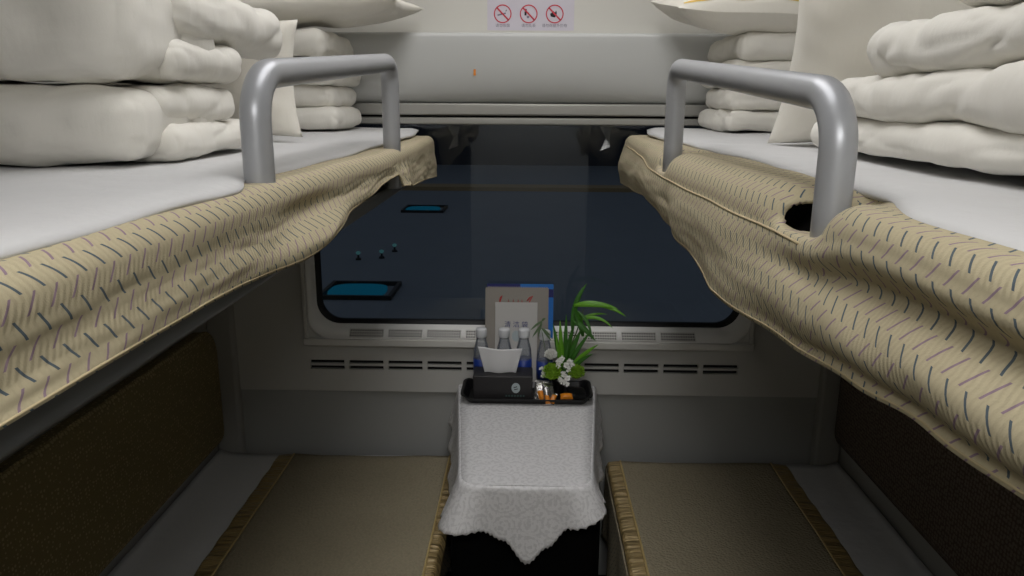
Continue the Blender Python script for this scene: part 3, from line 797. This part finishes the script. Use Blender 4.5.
# ------------------------------------------------------------------ lower berths
ZM = 0.463
for s, side, mat in ((-1, 'left', 'olive'), (1, 'right', 'brown')):
    bx = lambda a, b: (min(s * a, s * b), max(s * a, s * b))
    inner = .262 if s < 0 else .283
    ZM = .480 if s < 0 else .471
    lb = thing('lower_berth', (s * .68, 1.35, 0), '%s lower berth box below the blanket' % side, 'bunk', 'lower berths')
    G().box(*bx(inner + .035, WX - .002), Y0, 2.352, .06, .352).make('berth_box', 'lowcloth', lb, bevel=.008)
    G().box(*bx(inner + .07, WX - .002), Y0 + .01, 2.34, 0.0, .0598).make('plinth', 'black', lb)
    v, f = soft_slab((min(s * (inner + .008), s * (WX - .004)), Y0, .353), (max(s * (inner + .008), s * (WX - .004)), 2.35, ZM - .005), .03, seed=50 + s, amp=.003, n=(16, 30, 6))
    tag(rebase(G().add(v, f).make('mattress', 'mattress', smooth=True)), 'mattress of the %s lower berth, under sheet and blanket' % side, 'mattress', 'lower mattresses')
    # backrest panel on the wall
    e = thing('backrest', (s * (WX - .02), 1.35, .53), ('dark olive woven' if s < 0 else 'shade-darkened brown woven') + ' padded backrest on the %s wall above the lower berth' % side, 'backrest', 'berth backrests')
    zb0 = .545 if s < 0 else .575
    yf = 2.345
    def ring(off, x):
        P = []; y0, y1, z0, z1, r = Y0 + .02 + off, yf - off, zb0 + off, .945 - off, .10 - off * .5
        for cy, cz, a0, rr in ((y1 - r, z1 - r, 0, r), (y0 + r, z1 - r, 90, r), (y0 + r * .3, z0 + r * .3, 180, r * .3), (y1 - r * .3, z0 + r * .3, 270, r * .3)):
            for k in range(9):
                a = math.radians(a0 + 90 * k / 8); P.append((s * x, cy + rr * math.cos(a), cz + rr * math.sin(a)))
        return P
    rings = [ring(0, WX - .001), ring(0, WX - .028), ring(.006, WX - .036), ring(.02, WX - .041)]
    v, f = loft(rings); f.append(tuple(range(3 * 36, 4 * 36)))
    if s > 0: pass
    link('cushion_panel', v, f, mat, e, smooth=True)
    P = ring(.001, WX - .031); G().tube(P + [P[0]], .004, 6, cap=False).make('piping', mat, e, smooth=True)
    # white sheet: across the top and a little down the aisle side
    dr = .07
    def fs(a, b):
        y = Y0 + .02 + (2.349 - Y0 - .02) * a
        tot = (WX - .008 - inner) + dr; d = b * tot
        if d < dr: x, z = inner - .004, ZM - (dr - d)
        else: x, z = inner - .004 + (d - dr), ZM + .002
        if d >= dr: z += nz(Vector((x, y, 0)), 7, s) * .004 - .004 * math.exp(-(d - dr) / .01)
        # the sheet rides up a little against the wall
        if x > WX - .06: z += .02 * ((x - (WX - .06)) / .06) ** 2
        return (s * x, y, z)
    tag(rebase(surf('bed_sheet', 70, 60, fs, 'sheet', None, None, .003, flip=(s > 0))), 'white sheet tucked along the wall side of the %s lower berth' % side, 'bed sheet', 'lower berth sheets')
    # printed valance on the aisle side
    def fv(a, b):
        y = Y0 + .03 + (2.345 - Y0 - .03) * a
        x = inner - .010 + (.004 + .008 * b) * math.sin(y * 26 + 2 * nz(Vector((y, 0, 0)), 4, s)) * b
        return (s * x, y, ZM - .012 - b * .27)
    tag(rebase(surf('berth_valance', 120, 14, fv, 'print', None, lambda a, b: (a * 2.0, b * .27), .003)), 'tan cloth hanging down the aisle side of the %s lower berth' % side, 'bed cover', 'lower berth covers')
    # blanket with satin borders
    xi, xo = (.258, .788) if s < 0 else (.318, .822)
    bl = thing('blanket', (s * .53, 1.35, ZM), 'tan woven blanket with gold satin edges on the %s lower berth' % side, 'blanket', 'tan blankets')
    yE = 2.325
    def zof(x, y): return ZM + .012 + .004 * nz(Vector((x, y, 0)), 6, s + 7) + .010 * math.exp(-((y - yE) / .12) ** 2) * math.sin(x * 9) * .4
    def fb(a, b):
        y = .40 + (yE - .40) * a; x = xi + (xo - xi) * b
        yy = y + .006 * nz(Vector((x, 0, 0)), 8, s) * a
        return (s * x, yy, zof(x, y))
    surf('blanket_cloth', 90, 40, fb, 'blanket', bl, None, .009, flip=(s > 0))
    def fo(a, b):   # border at the wall side lies flat
        y = .40 + (yE - .40) * a; x = xo + .052 * b
        return (s * x, y, zof(x, y) + .0015 + .002 * math.sin(y * 55 + b * 2) * b - .004 * b)
    surf('satin_border', 160, 8, fo, 'satin', bl, None, .004, flip=(s > 0))
    def fi(a, b):   # border at the aisle side rolls over the mattress edge
        y = .40 + (yE - .40) * a; d = b * .055
        roll = .026 if s < 0 else .040
        if d < roll: x, z = xi - d, zof(xi, y) + .0015 - .10 * d * d / roll
        else:
            x, z = xi - roll - (d - roll) * .35, zof(xi, y) + .0015 - .10 * roll - (d - roll) * .94
        return (s * x, y, z + .0016 * math.sin(y * 60 + b * 3) * b)
    surf('satin_border', 160, 10, fi, 'satin', bl, None, .004, flip=(s < 0))
    for x in (xi, xo):
        G().tube([(s * x, .40 + (yE - .40) * i / 60, zof(x, .40 + (yE - .40) * i / 60) + .0055) for i in range(61)], .0028, 6).make('gold_piping', 'gold_cord', bl, smooth=True)

# ================================================================== TABLE
ZT = 0.745
def table_outline(n_side=26, n_front=26, grow=0.0):
    """left side back->front, rounded corners, front, right side front->back"""
    P = []
    yb, yf, xb, xf, r = 2.352, 1.672, .222, .158, .05
    L = Vector((-xf, yf)) ; A = Vector((-xb, yb)); R = Vector((xf, yf)); B = Vector((xb, yb))
    def corner(p, a, b, r, n=8):
        u = (a - p).normalized(); w = (b - p).normalized()
        p0 = p + u * r; p2 = p + w * r
        return [p0 * (1 - t) ** 2 + p * 2 * t * (1 - t) + p2 * t * t for t in [k / n for k in range(n + 1)]]
    c1 = corner(L, A, R, r); c2 = corner(R, L, B, r)
    for k in range(n_side): P.append(A.lerp(c1[0], k / n_side))
    P += c1
    for k in range(1, n_front): P.append(c1[-1].lerp(c2[0], k / n_front))
    P += c2
    for k in range(1, n_side + 1): P.append(c2[-1].lerp(B, k / n_side))
    return P
OUT = table_outline()
tb = thing('fold_table', (0, 2.0, 0), 'small wall table under the white cloth between the berths', 'table')
v = [(p.x, p.y, z) for z in (ZT - .028, ZT - .003) for p in OUT]; n = len(OUT)
link('tabletop', v, [tuple(range(n - 1, -1, -1)), tuple(range(n, 2 * n))] + [(k, (k + 1) % n, n + (k + 1) % n, n + k) for k in range(n)], 'wall_low', tb, smooth=False)
cb = thing('filler_cabinet', (0, 2.08, 0), 'made-up black cabinet standing in for the dark under the window table', 'cabinet')  # guessed cabinet, added so the space under the table comes out black
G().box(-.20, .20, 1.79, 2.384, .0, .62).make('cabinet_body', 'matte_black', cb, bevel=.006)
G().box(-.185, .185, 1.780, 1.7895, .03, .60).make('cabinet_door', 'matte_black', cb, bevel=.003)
for s in (-1, 1): G().box(min(s * .14, s * .165), max(s * .14, s * .165), 2.20, 2.352, .6205, ZT - .0285).make('bracket', 'steel', tb, bevel=.003)

# tablecloth: top plus falling skirt with a cut hem
def cloth():
    V = []; F = []; UV = []
    N = len(OUT); fine = []
    SUB = 4
    for k in range(N - 1):
        for q in range(SUB): fine.append(OUT[k].lerp(OUT[k + 1], q / SUB))
    fine.append(OUT[-1]); N = len(fine)
    cen = Vector((0, 2.02)); IN = 12
    zc = ZT + .0015
    arc = [0.0]
    for k in range(1, N): arc.append(arc[-1] + (fine[k] - fine[k - 1]).length)
    T = arc[-1]
    # top: strips between left and right outline halves
    half = N // 2
    for i in range(half + 1):
        a, b = fine[i], fine[N - 1 - i]
        for j in range(IN + 1):
            p = a.lerp(b, j / IN); V.append((p.x, p.y, zc)); UV.append((p.x, p.y))
    for i in range(half):
        for j in range(IN):
            q = i * (IN + 1) + j; F.append((q, q + IN + 1, q + IN + 2, q + 1))
    # skirt
    base = len(V); NR = 16
    for k in range(N):
        p = fine[k]; tn = (fine[min(k + 1, N - 1)] - fine[max(k - 1, 0)]).normalized()
        out = Vector((tn.y, -tn.x))
        if out.dot(p - cen) < 0: out = -out
        s = arc[k] / T
        fr = math.exp(-((p.x) / .20) ** 2) if p.y < 1.74 else 0
        # drop length along the rim
        sideL = s < .5
        front = p.y < 1.73
        if front:
            x = p.x / .158
            L = lerp_table([(-1.05, .135), (-.75, .120), (-.35, .150), (.02, .212), (.35, .165), (.7, .110), (1.05, .085)], x)
        else:
            L = .135 if sideL else .125
            near = max(0, 1 - (p.y - 1.73) / .2)
            L += ((.135 if sideL else .085) - L) * near
        corner = math.exp(-(((p.x + .158) ** 2 + (p.y - 1.69) ** 2) / .045 ** 2)) * 1.0 + math.exp(-(((p.x - .158) ** 2 + (p.y - 1.69) ** 2) / .045 ** 2)) * 1.25
        hem = .005 * abs(math.sin(arc[k] * math.pi / .011))
        L -= hem
        flare = .05 + .42 * corner + (.16 if not front else 0.0)
        fold = .006 * math.sin(arc[k] * 30 + 1.2) + .003 * math.sin(arc[k] * 67)
        for j in range(NR + 1):
            t = j / NR; d = t * L
            e = flare * d + (.004 * min(1, d / .01)) + fold * t * t * (0.6 if front else 1.0)
            rr = .004
            z = zc - max(0, d - .003) * math.sqrt(max(0.15, 1 - min(.85, flare) ** 2 * .6))
            q = p + out * e
            y = q.y
            if y > 2.36: y = 2.36
            V.append((q.x, y, z)); UV.append((p.x + out.x * d, p.y + out.y * d))
    for k in range(N - 1):
        for j in range(NR):
            q = base + k * (NR + 1) + j; F.append((q, q + 1, q + NR + 2, q + NR + 1))
    o = link('tablecloth', V, F, 'damask', None, uvs=UV)
    m = o.modifiers.new('s', 'SOLIDIFY'); m.thickness = .0016; m.offset = 1
    return tag(rebase(o), 'white damask tablecloth with a pointed hem over the window table', 'tablecloth')
cloth()
ZC = ZT + .0035

# black tray
tr = thing('tray', (0, 2.255, ZC), 'long shallow black tray at the back of the table', 'tray')
def ringrr(hx, y0, y1, r, z, n=8):
    P = []
    for cx, cy, a0 in ((hx - r, y1 - r, 0), (-hx + r, y1 - r, 90), (-hx + r, y0 + r, 180), (hx - r, y0 + r, 270)):
        for k in range(n + 1):
            a = math.radians(a0 + 90 * k / n); P.append((cx + r * math.cos(a), cy + r * math.sin(a), z))
    return P
rg = [ringrr(.185, 2.185, 2.315, .02, ZC + .0005), ringrr(.202, 2.170, 2.330, .03, ZC + .026), ringrr(.207, 2.165, 2.334, .033, ZC + .027), ringrr(.207, 2.165, 2.334, .033, ZC + .0295), ringrr(.199, 2.172, 2.328, .029, ZC + .0285), ringrr(.183, 2.188, 2.312, .02, ZC + .0035)]
rg = [[(x, y, z - (0 if q in (0, 5) else .016 * (1 - min(1, abs(x) / .19) ** 6))) for x, y, z in r] for q, r in enumerate(rg)]
v, f = loft(rg); n = len(rg[0]); f += [tuple(range(n - 1, -1, -1)), tuple(range(5 * n, 6 * n))]
link('tray_body', v, f, 'tray', tr, smooth=False)
ZR = ZC + .0038

# tissue box
tbx = thing('tissue_box', (-.075, 2.23, ZR), 'black tissue box with a pale round emblem and a tissue sticking out', 'tissue box')
BX0, BX1, BY0, BY1, BZ = -.168, .018, 2.1895, 2.2785, ZR + .085
G().box(BX0, BX1, BY0, BY1, ZR, BZ).make('box_body', 'boxblack', tbx, bevel=.004)
ov = [(-.082 + .060 * math.cos(2 * math.pi * k / 28), 2.236 + .018 * math.sin(2 * math.pi * k / 28), BZ + .0006) for k in range(28)]
link('slot', ov, [tuple(range(28))], 'black', tbx, smooth=False)
def ft(a, b):
    x = -.084 + (a - .5) * (.098 + .040 * b) ; wave = .004 * math.sin(a * 8 + 1) * (1 - .5 * b)
    top = .088 + .003 * math.sin(a * 5 + 2) - .004 * a
    return (x, 2.222 + wave - .012 * b, BZ - .002 + b * top)
surf('tissue', 30, 16, ft, 'tissue', tbx, None, .0008)
def ft2(a, b):
    x = -.090 + (a - .5) * (.090 + .020 * b)
    return (x, 2.236 + .008 * math.sin(a * 7) + .012 * b, BZ - .002 + b * (.052 + .01 * math.sin(a * 4)))
surf('tissue', 30, 12, ft2, 'tissue', tbx, None, .0008)
em = flat_disc(-.034, ZR + .047, .0135, BY0 - .0006, 'emblem', 'emblem', tbx, ez=1.25)
flat_poly([(-.041, ZR + .050), (-.030, ZR + .053), (-.030, ZR + .050), (-.041, ZR + .047)], BY0 - .0009, 'boxblack', 'emblem_mark', em)
flat_poly([(-.039, ZR + .043), (-.028, ZR + .046), (-.028, ZR + .043), (-.039, ZR + .040)], BY0 - .0009, 'boxblack', 'emblem_mark', em)
for i in range(7): flat_poly([(-.066 + i * .009, ZR + .018), (-.061 + i * .009, ZR + .018), (-.061 + i * .009, ZR + .024), (-.066 + i * .009, ZR + .024)], BY0 - .0006, 'print_green', 'emblem_caption', tbx)

# water bottles
def make_bottle(label):
    e = local_thing('water_bottle', label, 'bottle', 'water bottles behind the tissue box'); e['_world'] = 0
    G().lathe([(.020, 0), (.0255, .004), (.0255, .03), (.0240, .034), (.0255, .038), (.0255, .105), (.0240, .128), (.0180, .150), (.0155, .160), (.0155, .168)], n=20).make('bottle_body', 'bottle', e, smooth=True)
    G().lathe([(.0262, .045), (.0262, .100)], n=20).make('label', 'blue_label', e, smooth=True)
    G().lathe([(.0172, .166), (.0180, .168), (.0180, .188), (.0165, .192), (.0, .193)], n=20).make('cap', 'cap', e, smooth=True)
    return e
b0 = make_bottle('x')
def copy_tree(o, parent=None):
    c = o.copy(); COL.objects.link(c); c.parent = parent
    for ch in list(o.children): copy_tree(ch, c)
    return c
spots = [(-.148, 'leftmost of the four water bottles behind the tissue box'), (-.074, 'second water bottle from the left, behind the tissue box'), (-.011, 'third water bottle from the left, in front of the white bag'), (.056, 'rightmost of the four water bottles, beside the flowers')]
for i, (x, lab) in enumerate(spots):
    b = b0 if i == 0 else copy_tree(b0)
    b.scale = (1, 1, 1.07); b.location = (x, 2.3005 if x < .03 else 2.283, ZR + .0003); b['label'] = lab
for o in list(bpy.data.objects):
    if '_world' in o: del o['_world']

# brochures leaning against the window
LA = math.radians(9)
def leaning(cx, w, h, th, yb, zb0, lab_parent=None):
    """matrix for a sheet whose local x=right, y=up along the sheet, z=towards the camera"""
    R = Matrix(((1, 0, 0, 0), (0, math.sin(LA), -math.cos(LA), 0), (0, math.cos(LA), math.sin(LA), 0), (0, 0, 0, 1)))
    return Matrix.Translation((cx, yb, zb0)) @ R
def card(name, mat, mt, x0, x1, y0, y1, z0, z1, parent=None, bevel=.0):
    g = G().box(x0, x1, y0, y1, z0, z1); g.v = [mt @ p for p in g.v]
    return g.make(name, mat, parent, bevel=bevel)
mt = leaning(0, 0, 0, 0, 2.3395, ZC + .001)
bf = thing('blue_folder', (-.005, 2.34, ZC), 'blue and navy folder standing behind the grey booklet', 'folder')
card('cover', 'blue', mt, -.134, .084, 0, .338, -.004, 0, bf)
card('navy_band', 'navy', mt, -.134, -.025, .322, .338, 0.0002, .0012, bf)
card('navy_corner', 'navy', mt,   .060, .084, .295, .322, 0.0002, .0012, bf)
gb = thing('grey_booklet', (-.03, 2.33, ZC), 'grey wire-bound booklet with red lettering leaning behind the bottles', 'booklet')
card('cover', 'greybook', mt, -.139, .068, 0, .326, .002, .009, gb, .001)
g = G()
for k in range(26):
    x = -.130 + k * .0076; q = G().box(x, x + .004, .322, .329, .0015, .0105); q.v = [mt @ p for p in q.v]; g.add(q.v, q.f)
g.make('binding', 'greybook', gb)
def stroke(pts, w, mat, name, parent, h=.0096):
    g = G(); g.tube([mt @ Vector((x, y, h)) for x, y in pts], w, 6); return g.make(name, mat, parent, smooth=True)
stroke([(-.088, .272), (-.092, .284), (-.090, .294), (-.084, .300), (-.088, .288), (-.095, .272)], .0016, 'red', 'lettering', gb)
for x in (-.066, -.050, -.034, -.022): stroke([(x, .272), (x + .003, .288), (x + .006, .274)], .0010, 'red', 'lettering', gb)
stroke([(-.006, .278), (.002, .272), (.008, .286), (.016, .300), (.006, .294), (-.002, .284)], .0020, 'red', 'lettering', gb)
wbag = thing('paper_bag', (-.045, 2.325, ZC), 'white paper cleaning bag with blue characters in front of the grey booklet', 'paper bag')
card('bag_body', 'paper', mt, -.106, .032, .0, .278, .0115, .016, wbag, .001)
card('folded_top', 'paper', mt, -.106, .032, .268, .279, .016, .0175, wbag)
Rt = mt.to_3x3().to_4x4()
text_mesh('\u6e05 \u6d01 \u888b', .022, 'lettering', 'blueink', wbag, mt @ Vector((-.037, .205, .0166)), Rt)
pts = [(.014 * (math.sin(2 * math.pi * k / 24) ** 1 if True else 0), .168 + .018 * math.cos(2 * math.pi * k / 24)) for k in range(24)]
link('emblem', [mt @ Vector((-.037 + x, y, .0166)) for x, y in pts], [tuple(range(23, -1, -1))], 'emblem', wbag, smooth=False)

# flowers
fl = thing('flower_arrangement', (.105, 2.262, ZR), 'bunch of green and white flowers with long green leaves in a dark pot', 'flowers')
FC = Vector((.100, 2.262, ZR))
G().lathe([(.018, 0), (.020, .004), (.0225, .050), (.0235, .052), (.021, .052), (.019, .044), (0, .044)], FC, 24).make('pot', 'tray', fl, smooth=True)
def blade(p0, p1, bend, w, mat, n=14, name='leaf', twist=0.0):
    p0, p1 = Vector(p0), Vector(p1); w *= .85
    p0 = p0 + Vector((0, 0, .03)) if name == 'leaf' and p0.z > FC.z + .15 else p0
    p1 = p1 + Vector((0, 0, .03)) if mat != 'leaf_pale' else p1
    mid = (p0 + p1) / 2 + Vector(bend)
    V = []; prev = None
    ax = (p1 - p0).normalized(); view = Vector((0, -1, .35)).normalized()
    for i in range(n + 1):
        t = i / n; p = p0 * (1 - t) ** 2 + mid * 2 * t * (1 - t) + p1 * t * t
        tan = ((mid - p0) * (1 - t) + (p1 - mid) * t).normalized()
        sd = tan.cross(view); sd = sd.normalized() if sd.length > 1e-4 else Vector((1, 0, 0))
        sd = (Matrix.Rotation(twist * t, 3, tan) @ sd)
        nn = sd.cross(tan).normalized()
        ww = w * (math.sin(math.pi * min(1, t * .92 + .08)) ** .8) * (1 - .25 * t)
        V += [p - sd * ww + nn * ww * .3, p, p + sd * ww + nn * ww * .3]
    F = []
    for i in range(n):
        a = 3 * i; F += [(a, a + 3, a + 4, a + 1), (a + 1, a + 4, a + 5, a + 2)]
    o = link(name, V, F, mat, fl); m = o.modifiers.new('s', 'SOLIDIFY'); m.thickness = .0006
    return o
c0 = FC + Vector((0, 0, .05))
# tall bamboo-like stem with long leaves
stem_top = FC + Vector((.075, .000, .285))
G().tube([c0, c0 + Vector((.03, 0, .09)), c0 + Vector((.055, 0, .16)), stem_top], [.0025, .0022, .002, .0012], 8).make('stem', 'stem', fl, smooth=True)
s1 = c0 + Vector((.055, 0, .165))
blade(c0 + Vector((.040, -.005, .14)), FC + Vector((.085, .012, .335)), (-.022, 0, .02), .011, 'leaf')
blade(c0 + Vector((.045, 0, .215)), FC + Vector((.180, -.02, .262)), (-.01, -.01, .022), .013, 'leaf_light')
blade(c0 + Vector((.115, 0, .215)), FC + Vector((.205, -.03, .238)), (.0, -.01, .022), .008, 'leaf_light')
blade(s1, FC + Vector((.165, -.03, .200)), (.012, 0, .045), .007, 'leaf_light')
blade(s1, FC + Vector((.150, .01, .235)), (.0, 0, .02), .006, 'leaf_light')
blade(c0 + Vector((.075, 0, .115)), FC + Vector((.040, -.01, .262)), (.004, 0, .02), .013, 'leaf')
blade(FC + Vector((.035, 0, .225)), FC + Vector((.115, -.02, .155)), (.0, 0, .010), .012, 'leaf')
blade(FC + Vector((.05, 0, .25)), FC + Vector((.10, -.03, .165)), (.02, 0, .02), .007, 'leaf')
# lower fan of spikes
spikes = [((.010, .0, .03), (-.020, .01, .155), .009, 'leaf'), ((.015, 0, .03), (.002, .0, .170), .009, 'leaf_light'), ((.018, 0, .03), (.022, .015, .185), .009, 'leaf'),
          ((.020, 0, .03), (.050, .0, .165), .010, 'leaf'), ((.022, 0, .03), (.072, -.01, .150), .010, 'leaf'), ((.024, 0, .025), (.098, -.02, .138), .009, 'leaf'),
          ((.026, 0, .02), (.122, -.035, .100), .010, 'leaf_light'), ((.026, 0, .015), (.105, -.05, .075), .009, 'leaf'), ((.012, 0, .03), (-.010, -.02, .125), .008, 'leaf_light'), ((.02, 0, .03), (.030, -.03, .120), .009, 'leaf')]
for a, b, w, mm in spikes:
    blade(c0 + Vector(a), c0 + Vector(b), (.006 * random.uniform(-1, 1), 0, .018), w, mm)
# thin dusty sprig in front of the white bag
sp0 = c0 + Vector((-.02, .0, .02)); sp1 = FC + Vector((-.055, -.005, .215))
G().tube([sp0, sp0.lerp(sp1, .5) + Vector((-.006, 0, .01)), sp1], .0011, 6).make('stem', 'stem', fl, smooth=True)
for k, (dx, dz) in enumerate([(-.036, .000), (-.030, -.012), (.028, .006), (.012, .040), (-.006, .032), (.030, -.010), (-.012, -.024)]):
    q = sp1 + Vector((0, 0, -.012 * (k % 3))); blade(q, q + Vector((dx, -.004, dz)), (0, 0, .004), .0048, 'leaf_pale', 8)
def mum(p, r, mat, name, seed, rings=7, plump=1.0):
    rnd = random.Random(seed); g = G(); p = Vector(p)
    g.add(*ico(p, r * .72))
    for i in range(rings):
        ph = math.pi * (.06 + .62 * i / rings)
        m = max(4, int(14 * math.sin(ph)) + 3)
        for k in range(m):
            th = 2 * math.pi * (k + .5 * (i % 2)) / m + rnd.uniform(-.1, .1)
            d = Vector((math.sin(ph) * math.cos(th), math.sin(ph) * math.sin(th), math.cos(ph)))
            sdv = d.cross(Vector((0, 0, 1))); sdv = sdv.normalized() if sdv.length > 1e-3 else Vector((1, 0, 0)); up = sdv.cross(d)
            w = r * .17 * plump; L = r * rnd.uniform(.92, 1.06)
            a = p + d * r * .55
            g.add([a - sdv * w * .6, a + sdv * w * .6, p + d * L + sdv * w + up * w * .2, p + d * L * 1.05 + up * w * .9, p + d * L - sdv * w + up * w * .2], [(0, 1, 2, 3, 4)])
    return g.make(name, mat, fl)
def ico(p, r):
    bm = bmesh.new(); bmesh.ops.create_icosphere(bm, subdivisions=2, radius=r)
    v = [Vector(x.co) + p for x in bm.verts]; f = [tuple(q.index for q in fc.verts) for fc in bm.faces]; bm.free(); return v, f
mum(FC + Vector((-.022, -.035, .084)), .031, 'mum', 'green_flower', 1)
mum(FC + Vector((.056, -.030, .084)), .027, 'mum', 'green_flower', 2)
mum(FC + Vector((-.026, -.020, .138)), .020, 'petal', 'white_flower', 3, plump=1.3)
mum(FC + Vector((.016, -.018, .070)), .020, 'leaf', 'leaf_cluster', 9)
mum(FC + Vector((-.008, .0, .085)), .024, 'leaf', 'leaf_cluster', 10)
mum(FC + Vector((.034, .002, .090)), .022, 'leaf_pale', 'leaf_cluster', 11)
rnd = random.Random(5)
for x, y, z, r in [(.000, -.026, .104, .010), (.008, -.028, .116, .008), (.022, -.030, .096, .010), (.030, -.028, .106, .009), (.026, -.034, .082, .008), (.012, -.044, .070, .009), (.022, -.046, .060, .010), (.008, -.050, .048, .008), (.020, -.052, .042, .009), (-.046, -.034, .082, .008), (-.042, -.040, .066, .009), (.036, -.036, .098, .007), (-.002, -.032, .092, .007), (.002, -.052, .058, .006)]:
    p = FC + Vector((x * 1.15, y, z + .016)); r *= 1.35; g = G(); g.add(*ico(p, r * .45))
    for k in range(6):
        a = 2 * math.pi * k / 6 + rnd.random(); d = Vector((math.cos(a), -.45, math.sin(a))).normalized(); sd = d.cross(Vector((0, -1, 0))).normalized()
        g.add([p, p + d * r * .7 + sd * r * .38, p + d * r * 1.05, p + d * r * .7 - sd * r * .38], [(0, 1, 2, 3)])
    g.make('small_white_flower', 'petal', fl)

# snacks in the tray
def packet(loc, w, h, th, rot, mat, label, seed, tip=None):
    loc = Vector(loc); k_ = .95 if mat == 'orange' else 1.35; w *= k_; h *= k_; th *= 1.1
    e = thing('snack_packet', loc, label, 'snack', 'snack packets in the tray')
    m = Matrix.Translation(loc + Vector((0, 0, th))) @ Euler(rot, 'XYZ').to_matrix().to_4x4()
    V, F = pillow_mesh(w / 2, h / 2, th, m, seed, n=12, amp=.004, pinch=.03)
    g = G(); g.v = [Vector(v) for v in V]; g.f = F; g.make('wrapper', mat, e, smooth=False)
    for sgn_ in (-1, 1):
        q = G().box(-w / 2, w / 2, sgn_ * h / 2 - .003, sgn_ * h / 2 + .003, -.0005, .0005); q.v = [m @ x for x in q.v]; q.make('crimped_end', 'foil' if tip is None else tip, e)
    return e
packet((.040, 2.214, ZR + .012), .028, .050, .010, (1.15, .1, -.2), 'foil', 'crumpled silver packet leaning on the tissue box side', 1)
packet((.046, 2.200, ZR + .010), .020, .036, .008, (.9, 0, .5), 'orange', 'orange packet with pale end, left one at the tray front', 2, 'paper')
packet((.068, 2.206, ZR + .016), .030, .042, .010, (.95, .2, .5), 'foil', 'shiny silver packet between the two orange ones', 3)
packet((.064, 2.186, ZR + .006), .017, .036, .007, (.75, 0, .2), 'orange', 'slim orange packet at the front rim of the tray', 4, 'paper')
packet((.083, 2.190, ZR + .004), .017, .034, .007, (.7, .1, -.3), 'orange', 'orange packet slightly apart, nearest the front middle of the tray', 5)
packet((.125, 2.205, ZR + .004), .042, .024, .009, (.4, 0, .05), 'orange', 'lone flat orange packet in the right part of the tray', 6, 'tray')
packet((.160, 2.235, ZR + .004), .050, .040, .010, (.35, .2, .3), 'tray', 'glossy black packet at the right end of the tray', 7, 'tray')
